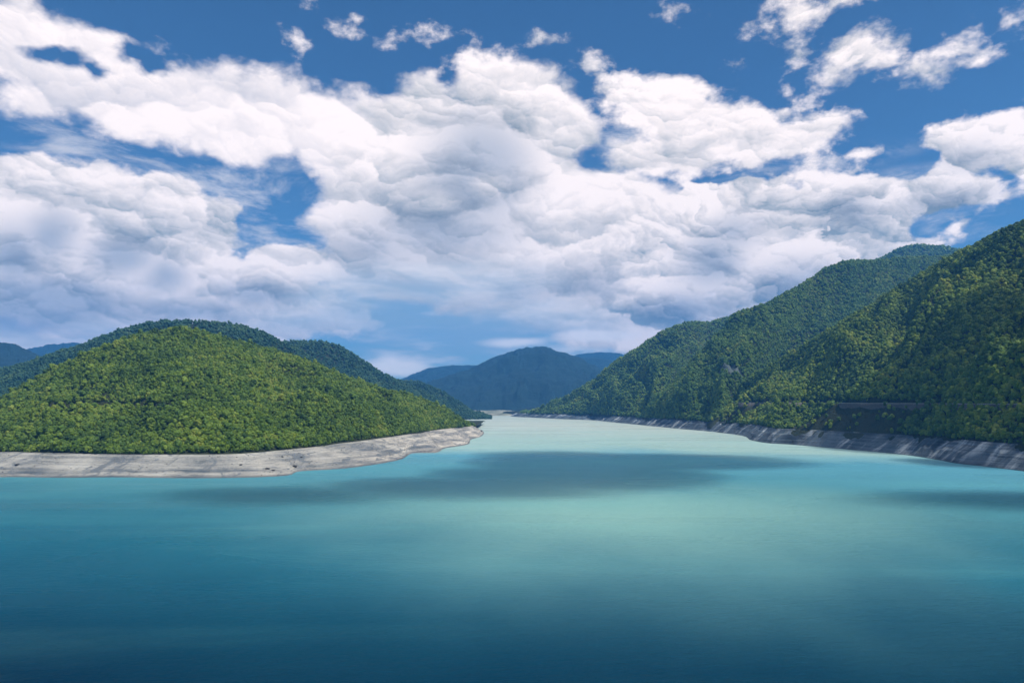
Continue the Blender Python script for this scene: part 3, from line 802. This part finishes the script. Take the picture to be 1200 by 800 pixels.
HID = bpy.data.collections.new('crown_kinds')      # not linked into the scene: only a source for the instances
def forest(name, pts, size, mat, lod, seed, label=None):
    """One object: crowns set on points by geometry nodes."""
    r = np.random.default_rng(seed)
    N = len(pts)
    me = bpy.data.meshes.new(name)
    me.vertices.add(N)
    me.vertices.foreach_set('co', pts.astype(np.float32).reshape(-1))
    def attr(nm, typ, data):
        a = me.attributes.new(nm, typ, 'POINT')
        a.data.foreach_set('vector' if typ == 'FLOAT_VECTOR' else 'value', data.reshape(-1))
    sz = size.astype(np.float32)
    sc = np.stack([sz * r.uniform(.85, 1.2, N), sz * r.uniform(.85, 1.2, N), sz * r.uniform(.9, 1.5, N)], 1).astype(np.float32)
    rot = np.stack([r.uniform(-.15, .15, N), r.uniform(-.15, .15, N), r.uniform(0, 6.28, N)], 1).astype(np.float32)
    attr('sc', 'FLOAT_VECTOR', sc); attr('rt', 'FLOAT_VECTOR', rot); attr('kd', 'INT', r.integers(0, 5, N).astype(np.int32))
    ob = bpy.data.objects.new(name, me); COL.objects.link(ob)
    key = 'set_' + mat.name + str(lod)
    if key not in bpy.data.collections:
        cc = bpy.data.collections.new(key)
        for cm in crowns_for(mat, lod):
            cc.objects.link(bpy.data.objects.new('crown_kind', cm))
    cc = bpy.data.collections[key]
    ng = bpy.data.node_groups.new('set_crowns', 'GeometryNodeTree')
    ng.interface.new_socket('Geometry', in_out='INPUT', socket_type='NodeSocketGeometry')
    ng.interface.new_socket('Geometry', in_out='OUTPUT', socket_type='NodeSocketGeometry')
    A = ng.nodes.new
    gi = A('NodeGroupInput'); go = A('NodeGroupOutput')
    ci = A('GeometryNodeCollectionInfo'); ci.inputs['Collection'].default_value = cc; ci.inputs['Separate Children'].default_value = True; ci.inputs['Reset Children'].default_value = True
    ip = A('GeometryNodeInstanceOnPoints'); ip.inputs['Pick Instance'].default_value = True
    L = ng.links.new
    def named(nm, typ):
        q = A('GeometryNodeInputNamedAttribute'); q.data_type = typ; q.inputs['Name'].default_value = nm
        return q.outputs[0]
    er = A('FunctionNodeEulerToRotation'); L(named('rt', 'FLOAT_VECTOR'), er.inputs[0])
    L(gi.outputs[0], ip.inputs['Points']); L(ci.outputs[0], ip.inputs['Instance'])
    L(named('kd', 'INT'), ip.inputs['Instance Index']); L(er.outputs[0], ip.inputs['Rotation']); L(named('sc', 'FLOAT_VECTOR'), ip.inputs['Scale'])
    L(ip.outputs[0], go.inputs[0])
    md = ob.modifiers.new('crowns', 'NODES'); md.node_group = ng
    ob['kind'] = 'stuff'
    if label: ob['label'] = label
    return ob

def road_gap(z0, lo, hi):
    return lambda p_: (p_[:, 2] > z0 + lo) & (p_[:, 2] < z0 + hi)
def fsize(p_, base, var, seed):
    r = np.random.default_rng(seed)
    return base * (1 + var * (r.random(len(p_)) - 0.5) + 0.35 * fbm(p_[:, 0] / 90, p_[:, 1] / 90, 2, seed))

pl1, vl1 = sample(g_l1, v_l1, 5.2, 1.0, 4.6, 1)
gap_l = (np.abs(pl1[:, 2] - 101.5) < 3.2) & (pl1[:, 0] / pl1[:, 1] * FPX + 600 > 50) & (pl1[:, 0] / pl1[:, 1] * FPX + 600 < 200)
pl1 = pl1[~gap_l]
sl1 = fsize(pl1, 3.2, 1.1, 2) * np.where(rng.random(len(pl1)) < 0.07, 1.6, 1.0)
pr1, vr1 = sample(g_r1, v_r1, 6.8, 1.0, 4.5, 3)
bare = fbm(pr1[:, 0] / 120, pr1[:, 1] / 120, 3, 77)
pxr = 600 + FPX * pr1[:, 0] / pr1[:, 1]
open_r = (pxr > 915) & (pxr < 1112)
gap_r = np.where(open_r, (pr1[:, 2] > 99) & (pr1[:, 2] < 109), (pr1[:, 2] > 102.5) & (pr1[:, 2] < 108))
belt = pr1[:, 2] <= 99
wob = pr1[:, 1] + 60 * fbm(pr1[:, 0] / 60, pr1[:, 2] / 30, 3, 79) + (pr1[:, 2] - 60) * 0.8
bare_r = ((wob > 1590) & (wob < 1890)) | ((wob > 2520) & (wob < 2660)) | ((wob > 1950) & (wob < 1985))
gap_r |= belt & bare_r & (rng.random(len(pr1)) < 0.93)
pr1 = pr1[~gap_r]
sr1 = fsize(pr1, 4.6, 1.2, 4)
pr2, _ = sample(g_r2, v_r2, 8.6, 1.0, 4.5, 5); keep2 = np.linalg.norm((pr2 - rock_c) / np.array(ROCK_RAD), axis=1) + 0.45 * fbm(pr2[:, 0] / 40, pr2[:, 2] / 60, 3, 91) + 0.35 * (rng.random(len(pr2)) - 0.5) > 1
pr2 = pr2[keep2]; sr2 = fsize(pr2, 5.8, 0.9, 6)
pr3, _ = sample(g_r3, v_r3, 10.5, 1.0, 4.5, 7); sr3 = fsize(pr3, 6.9, 0.8, 8)
pr4, _ = sample(g_r4, v_r4, 15.0, 1.6, 4.4, 9); sr4 = fsize(pr4, 9.5, 0.6, 10)
pl2, _ = sample(g_l2, v_l2, 12.0, 1.5, 4.4, 11); sl2 = fsize(pl2, 8.0, 0.6, 12)
pl3, _ = sample(g_l3, v_l3, 13.0, 1.3, 4.4, 13); sl3 = fsize(pl3, 8.6, 0.6, 14)
pl4, _ = sample(g_l4, v_l4, 13.0, 1.1, 4.4, 15); sl4 = fsize(pl4, 8.6, 0.6, 16)

# the trees that show largest are things of their own
def lift(p_, s): q = p_.copy(); q[:, 2] += s * (0.75 + 0.5 * rng.random(len(s))); return q
def pick(pts, sz, count, cond):
    px = 600 + FPX * pts[:, 0] / pts[:, 1]
    score = sz / pts[:, 1] * cond(px, pts)
    return np.argsort(-score)[:count]
near_l = pick(pl1, sl1, 110, lambda px, q: (px > 8) & (px < 1190) & (q[:, 2] < 40))
near_r = pick(pr1, sr1, 180, lambda px, q: (px > 8) & (px < 1188) & (q[:, 2] < 92))
M_bark = new_mat('bark')[0]
bp = M_bark.node_tree.nodes['Principled BSDF'] if 'Principled BSDF' in M_bark.node_tree.nodes else [q for q in M_bark.node_tree.nodes if q.type == 'BSDF_PRINCIPLED'][0]
bp.inputs['Base Color'].default_value = (0.09, 0.07, 0.05, 1)
def trunk_mesh(seed):
    """Unit trunk (crown radius 1) with three limbs, tapering."""
    r = random.Random(seed); bm = bmesh.new()
    def tube(p0, p1, r0, r1, seg=6):
        d = (p1 - p0).normalized(); t1 = d.orthogonal().normalized(); t2 = d.cross(t1)
        A_ = [bm.verts.new(p0 + (t1 * cos(2 * pi * i / seg) + t2 * sin(2 * pi * i / seg)) * r0) for i in range(seg)]
        B_ = [bm.verts.new(p1 + (t1 * cos(2 * pi * i / seg) + t2 * sin(2 * pi * i / seg)) * r1) for i in range(seg)]
        for i in range(seg): bm.faces.new((A_[i], A_[(i + 1) % seg], B_[(i + 1) % seg], B_[i]))
    top = Vector((r.uniform(-.08, .08), r.uniform(-.08, .08), 0.1))
    tube(Vector((0, 0, -1.3)), Vector((0, 0, -0.5)), 0.10, 0.075)
    tube(Vector((0, 0, -0.5)), top, 0.075, 0.05)
    for i in range(3):
        a = 2.1 * i + r.random()
        tube(Vector((0, 0, -0.5 + 0.15 * i)), Vector((cos(a) * .5, sin(a) * .5, 0.15 + .1 * i)), 0.045, 0.015, 5)
    me = bpy.data.meshes.new('trunk'); bm.to_mesh(me); bm.free(); me.materials.append(M_bark)
    return me
TR = [trunk_mesh(i) for i in range(3)]
def make_trees(pts, sz, idx, mat, label, group, seed):
    r = random.Random(seed)
    cm = crowns_for(mat, 0)
    cells = {}
    for i in idx: cells.setdefault(label(pts[i], float(sz[i]) * 1.05)[0], []).append(i)
    final = {}
    for lab_, mem in cells.items():                 # single out the extremes of every cluster
        col_ = lambda i: pts[i][0] / pts[i][1]
        rest = list(mem)
        for word, key_ in (('leftmost', lambda i: col_(i)), ('rightmost', lambda i: -col_(i)), ('broadest', lambda i: -sz[i]), ('highest', lambda i: -pts[i][2]), ('lowest', lambda i: pts[i][2]), ('second leftmost', lambda i: col_(i)), ('second rightmost', lambda i: -col_(i)), ('smallest', lambda i: sz[i])):
            if len(rest) < 2: break
            b_ = min(rest, key=key_); rest.remove(b_); final[b_] = word + ' ' + lab_
        for i in rest: final[i] = lab_
    for i in idx:
        s = float(sz[i]) * 1.05
        root = bpy.data.objects.new('broadleaf_tree', None); COL.objects.link(root)
        root.empty_display_size = 0.5
        root.location = pts[i]; root.rotation_euler = (0, 0, r.uniform(0, 6.28))
        lab = label(pts[i], s)
        tag(root, None, final[i], 'tree', lab[1])
        c = bpy.data.objects.new('crown', r.choice(cm)); c.parent = root; c.location = (0, 0, s * 0.75)
        c.scale = (s * r.uniform(.85, 1.15), s * r.uniform(.85, 1.15), s * r.uniform(.85, 1.25)); COL.objects.link(c)
        t = bpy.data.objects.new('trunk', r.choice(TR)); t.parent = root; t.location = (0, 0, s * 0.95); t.scale = (s, s, s * 0.95); COL.objects.link(t)
def where(px, names):
    for lim, nm in names:
        if px < lim: return nm
    return names[-1][1]
def lab_l(q, s):
    px = 600 + FPX * q[0] / q[1]
    w_ = where(px, [(60, 'at the photo edge'), (120, 'near the left edge'), (180, 'below the forest road'), (250, 'below the summit'), (330, 'by the widest bank'), (1200, 'near the tip')])
    row = 'front row' if q[2] < 31.5 else 'second row'
    size = 'big' if s > 4.2 else 'rounded'
    return ('%s tree, %s above the left bank, %s' % (size, row, w_), 'trees along the foot of the left hill')
def lab_l_old(q, s):
    return ('bright green broadleaf tree in the lowest rows of forest, above the pale left bank', 'trees along the foot of the left hill')
def lab_r(q, s):
    px = 600 + FPX * q[0] / q[1]
    w_ = where(px, [(930, 'at the far end of the belt'), (970, 'left part of the bright clump'), (1015, 'right of the bright clump'), (1085, 'alone on the bare slope'), (1120, 'left end of the last clump'), (1160, 'middle of the last clump'), (1300, 'at the photo edge')])
    row = 'low down' if q[2] < 45 else ('midway up' if q[2] < 70 else 'below the road')
    return ('tree on the right shore, %s, %s' % (row, w_), 'trees between the road and the rock on the right shore')
def lab_r_old(q, s):
    if 600 + FPX * q[0] / q[1] > 1130: return ('dark green broadleaf tree between the road and the bare bank, at the far right', 'trees below the road at the far right')
    return ('broadleaf tree in the belt below the road on the right shore, above gullied rock', 'trees in the belt below the right road')
make_trees(pl1, sl1, near_l, M_leaf_left, lab_l, None, 1)
make_trees(pr1, sr1, near_r, M_leaf_right, lab_r, None, 2)
ml = np.ones(len(pl1), bool); ml[near_l] = False
mr = np.ones(len(pr1), bool); mr[near_r] = False
forest('forest', lift(pl1[ml], sl1[ml]), sl1[ml], M_leaf_left, 0, 21, 'dense green broadleaf forest on the left headland')
forest('forest', lift(pr1[mr], sr1[mr]), sr1[mr], M_leaf_right, 0, 22, 'dark green forest on the steep near right slope')
forest('forest', lift(pr2, sr2), sr2, M_leaf_far, 1, 23, 'forest on the second right hill')
forest('forest', lift(pr3, sr3), sr3, M_leaf_far, 2, 24, 'forest on the third right hill')
forest('forest', lift(pr4, sr4), sr4, M_leaf_far, 2, 25, 'forest on the high right top')
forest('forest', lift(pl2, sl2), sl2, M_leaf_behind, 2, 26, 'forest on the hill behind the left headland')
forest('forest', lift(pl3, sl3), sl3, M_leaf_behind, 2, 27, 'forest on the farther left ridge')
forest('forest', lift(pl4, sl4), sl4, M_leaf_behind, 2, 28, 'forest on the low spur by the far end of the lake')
print('TREES', len(pl1), len(pr1), len(pr2), len(pr3), len(pr4), len(pl2), len(pl3), len(pl4))
# ------------------------------------------------------------------ unseen clouds towards the sun, shaped for the shadows they cast on lake and slope
m, k, p, o_ = new_mat('shadow_cloud_vapour')
df = k.node('ShaderNodeBsdfDiffuse'); df.inputs[0].default_value = (0.9, 0.9, 0.9, 1)
tl = k.node('ShaderNodeBsdfTranslucent'); tl.inputs[0].default_value = (0.85, 0.87, 0.9, 1)
tp = k.node('ShaderNodeBsdfTransparent')
mx = k.node('ShaderNodeMixShader'); mx.inputs[0].default_value = 0.5
k.link(df.outputs[0], mx.inputs[1]); k.link(tl.outputs[0], mx.inputs[2])
at = k.node('ShaderNodeAttribute'); at.attribute_name = 'thick'
geo = k.node('ShaderNodeNewGeometry')
al = k.sstep(at.outputs['Fac'], 0.0, 0.8)
at2 = k.node('ShaderNodeAttribute'); at2.attribute_name = 'dens'
al = k.m('MULTIPLY', al, at2.outputs['Fac'])
m2 = k.node('ShaderNodeMixShader')
k.link(al, m2.inputs[0]); k.link(tp.outputs[0], m2.inputs[1]); k.link(mx.outputs[0], m2.inputs[2])
k.link(m2.outputs[0], o_.inputs[0])
M_shadow_cloud = m
CLOUD_Z = 1620.0
def shadow_cloud(ells, fade, top, seed, step=26.0, rag=60, dens=0.6):
    """ells: (x, y, rx, ry) of the shadow on the lake; the cloud floats on the way to the sun."""
    off = Vector((SUN_DIR.x, SUN_DIR.y)) * (CLOUD_Z / SUN_DIR.z)
    E = [(x + off.x, y + off.y, rx, ry) for x, y, rx, ry in ells]
    x0 = min(e[0] - e[2] for e in E) - 200; x1 = max(e[0] + e[2] for e in E) + 200
    y0 = min(e[1] - e[3] for e in E) - 200; y1 = max(e[1] + e[3] for e in E) + 200
    xs = np.arange(x0, x1, step); ys = np.arange(y0, y1, step)
    Xg, Yg = np.meshgrid(xs, ys, indexing='ij')
    f = np.full(Xg.shape, -1e9)
    for (x, y, rx, ry) in E:
        mn = min(rx, ry)
        f = np.maximum(f, (1 - np.sqrt(((Xg - x) / rx) ** 2 + ((Yg - y) / ry) ** 2)) * mn)
    f = f + rag * fbm(Xg / 170, Yg / 170, 4, seed)
    ok = f > 0
    hgt = np.sqrt(np.clip(f, 0, None) / 200) * top * (1 + 0.8 * fbm(Xg / 110, Yg / 110, 4, seed + 2))
    zt = CLOUD_Z + np.clip(hgt, 1, None); zb = CLOUD_Z - 0.12 * np.clip(hgt, 0, None) - 1
    nx, ny = Xg.shape
    cell = ok[:-1, :-1] & ok[1:, :-1] & ok[1:, 1:] & ok[:-1, 1:]
    ids = np.arange(nx * ny).reshape(nx, ny)
    q = np.stack([ids[:-1, :-1][cell], ids[1:, :-1][cell], ids[1:, 1:][cell], ids[:-1, 1:][cell]], 1)
    co = np.concatenate([np.stack([Xg, Yg, zt], -1).reshape(-1, 3), np.stack([Xg, Yg, zb], -1).reshape(-1, 3)])
    Q = np.concatenate([q, q[:, ::-1] + nx * ny])
    used_v = np.unique(Q); rem = -np.ones(len(co), int); rem[used_v] = np.arange(len(used_v))
    th = np.clip(f / fade, 0, 1).reshape(-1); th = np.concatenate([th, th])[used_v]
    me = bpy.data.meshes.new('shadow_cloud')
    me.from_pydata(co[used_v].tolist(), [], rem[Q].tolist())
    a = me.attributes.new('thick', 'FLOAT', 'POINT'); a.data.foreach_set('value', th.astype(np.float32))
    a = me.attributes.new('dens', 'FLOAT', 'POINT'); a.data.foreach_set('value', np.full(len(th), dens, np.float32))
    for pl in me.polygons: pl.use_smooth = True
    me.materials.append(M_shadow_cloud)
    ob = bpy.data.objects.new('shadow_cloud', me); COL.objects.link(ob); ob['kind'] = 'stuff'
    return ob
shadow_cloud([(-260, 850, 190, 130), (-60, 930, 240, 160), (90, 1080, 260, 230), (130, 1300, 250, 330), (330, 1330, 260, 220)], 110, 160, 3, rag=45, dens=0.42)
shadow_cloud([(-100, -360, 1500, 860)], 520, 30, 9, rag=8, dens=0.72)  # wide sheet added out of view to darken the near water
shadow_cloud([(600, 800, 270, 130), (780, 690, 200, 150)], 130, 60, 14, rag=25, dens=0.5)
shadow_cloud([(900, 1660, 180, 230), (800, 1260, 110, 150), (1180, 1900, 200, 120)], 90, 120, 12, rag=45, dens=0.55)  # added out of view to shade the near right slope
# ------------------------------------------------------------------ the road on the near right slope, with its parapet
def contour(g, v, z0, ulo, uhi):
    pts = []
    for i in range(int(ulo * g.shape[0]), int(uhi * g.shape[0])):
        z = g[i, :, 2]; ok = np.where((v[i, :-1] > 1.0) & (z[:-1] <= z0) & (z[1:] > z0))[0]
        if len(ok):
            j = ok[0]; t = (z0 - z[j]) / (z[j + 1] - z[j] + 1e-6)
            pts.append(g[i, j] * (1 - t) + g[i, j + 1] * t)
    pts = np.array(pts)
    for _ in range(12): pts[1:-1] = (pts[:-2] + 2 * pts[1:-1] + pts[2:]) / 4
    return pts
cp = contour(g_r1, v_r1, 103.5, 0.02, 0.88)
seg = np.gradient(cp, axis=0); seg[:, 2] = 0; seg /= np.linalg.norm(seg, axis=1)[:, None]
side = np.stack([seg[:, 1], -seg[:, 0], 0 * seg[:, 0]], 1)
if side[:, 0].mean() < 0: side = -side                      # towards the hill
N_ = len(cp)
rd = np.zeros((N_, 5, 3))
for j, off in enumerate((-7.0, -6.9, 0, 9.0, 9.1)):
    rd[:, j] = cp + side * off
    rd[:, j, 2] = 104.6 if 0 < j < 4 else 88
m, k, p, o_ = new_mat('road_surface'); geo = k.node('ShaderNodeNewGeometry')
k.link(k.ramp(k.noise(geo.outputs['Position'], 0.3, 4, 0.6), [(0.3, (0.05, 0.05, 0.05)), (0.7, (0.09, 0.088, 0.082))]), p.inputs['Base Color'])
road = grid_mesh('road', rd, m)
m, k, p, o_ = new_mat('weathered_concrete'); geo = k.node('ShaderNodeNewGeometry')
k.link(k.ramp(k.noise(geo.outputs['Position'], 0.5, 4, 0.6), [(0.3, (0.18, 0.18, 0.175)), (0.7, (0.30, 0.30, 0.29))]), p.inputs['Base Color'])
M_conc = m
bm = bmesh.new(); prev = None
for i in range(N_):
    c = cp[i] - side[i] * 6.3
    q = [bm.verts.new(Vector((c[0] + side[i][0] * w, c[1] + side[i][1] * w, z))) for w, z in ((-.25, 103.0), (-.2, 105.9), (.2, 105.9), (.25, 103.0))]
    if prev:
        for a in range(3): bm.faces.new((prev[a], prev[a + 1], q[a + 1], q[a]))
    prev = q
par = bm_obj('parapet_wall', bm, M_conc)
tag(par, None, 'thin pale concrete parapet along the road cut into the steep right slope', 'wall')

# ------------------------------------------------------------------ dark stones lying on the left bank
M_stone = ground_mat('dark_stone', (0.05, 0.052, 0.055), 3.0)
def on_bank(px, py):
    g = g_bank_l
    gx_ = 600 + FPX * g[..., 0] / g[..., 1]; gy_ = HOR - FPX * (g[..., 2] - CAM_H) / g[..., 1]
    d = (gx_ - px) ** 2 + (gy_ - py) ** 2
    return g.reshape(-1, 3)[np.argmin(d)]
STONES = [(313, 549.3, 2.6, 'flat dark boulder nearest the water on the wide part of the left bank'),
          (319.5, 551.2, 1.9, 'small dark stone just below the flat boulder on the left bank'),
          (345, 547, 3.2, 'long dark boulder beside the sandy bay of the left bank'),
          (331, 535.5, 1.8, 'small dark stone high on the left bank under the trees'),
          (353, 535.5, 1.7, 'lone dark stone high on the sandy left bank right of the bay'),
          (21, 545, 2.6, 'dark boulder at the left edge of the photo on the bare bank'),
          (283, 544.5, 1.8, 'small dark stone half way down the left bank'),
          (564, 505, 3.2, 'dark rock at the water on the tip of the sandy headland')]
for i, (px, py, s, lab) in enumerate(STONES):
    bm = bmesh.new(); r = random.Random(i + 5)
    bmesh.ops.create_icosphere(bm, subdivisions=3, radius=1.0)
    for vtx in bm.verts:
        d = vtx.co.copy()
        f = 1 + 0.35 * float(fbm(np.array([d.x * 1.7 + i * 9]), np.array([d.y * 1.7 + d.z * 2.3]), 3, i)[0])
        vtx.co = Vector((round(d.x * f * 5) / 5 * 0.5 + d.x * f * 0.5, d.y * f, d.z * f * 0.75))
    ob = bm_obj('boulder', bm, M_stone)
    q = on_bank(px, py)
    ob.location = (q[0], q[1], q[2] + s * 0.3); ob.scale = (s * 1.4, s, s * 0.8); ob.rotation_euler = (0, 0, r.uniform(-.5, .5))
    tag(ob, None, lab, 'boulder', 'dark stones on the left bank')

# ------------------------------------------------------------------ loose stones strewn over the bare banks
def stone_mesh(i):
    bm = bmesh.new(); bmesh.ops.create_icosphere(bm, subdivisions=1, radius=1.0); r = random.Random(i)
    for vtx in bm.verts: vtx.co = Vector((vtx.co.x * r.uniform(.7, 1.3), vtx.co.y * r.uniform(.7, 1.3), vtx.co.z * r.uniform(.4, .8)))
    me = bpy.data.meshes.new('stone'); bm.to_mesh(me); bm.free(); me.materials.append(M_stone2); return me
M_stone2 = ground_mat('bank_stone', (0.16, 0.16, 0.155), 3.0)
CROWNS[(M_stone2.name, 3)] = [stone_mesh(i) for i in range(5)]
for g_, sp_, sd_ in ((g_bank_l, 7.5, 51), (g_bank_r, 8.5, 52)):
    vv = np.linspace(0, 4, g_.shape[1])[None, :] * np.ones((g_.shape[0], 1))
    q, _ = sample(g_, vv, sp_, 1.05, 3.9, sd_)
    keep = (fbm(q[:, 0] / 45, q[:, 1] / 45, 3, sd_) > 0.02) & (q[:, 1] < 3200)
    q = q[keep]
    forest('stones', q, 0.35 + 1.1 * np.random.default_rng(sd_).random(len(q)) ** 3, M_stone2, 3, sd_, 'loose stones strewn over the bare bank')
# ------------------------------------------------------------------ haze
bm = bmesh.new()
HB = ((-9100, 9100), (-1600, 15100), (-18, 1500))
bmesh.ops.create_cube(bm, size=1.0)
for vtx in bm.verts:
    vtx.co = Vector([lo + (hi - lo) * (c + 0.5) for c, (lo, hi) in zip(vtx.co, HB)])
hm = bpy.data.materials.new('haze'); hm.use_nodes = True
ht = hm.node_tree; ht.nodes.clear(); k = NT(ht)
ho = k.node('ShaderNodeOutputMaterial'); pv = k.node('ShaderNodeVolumePrincipled')
pv.inputs['Color'].default_value = (0.08, 0.40, 1.0, 1)
pv.inputs['Density'].default_value = 0.000062
pv.inputs['Anisotropy'].default_value = 0.1
k.link(pv.outputs[0], ho.inputs['Volume'])
hz = bm_obj('haze', bm, hm)
hz['kind'] = 'stuff'
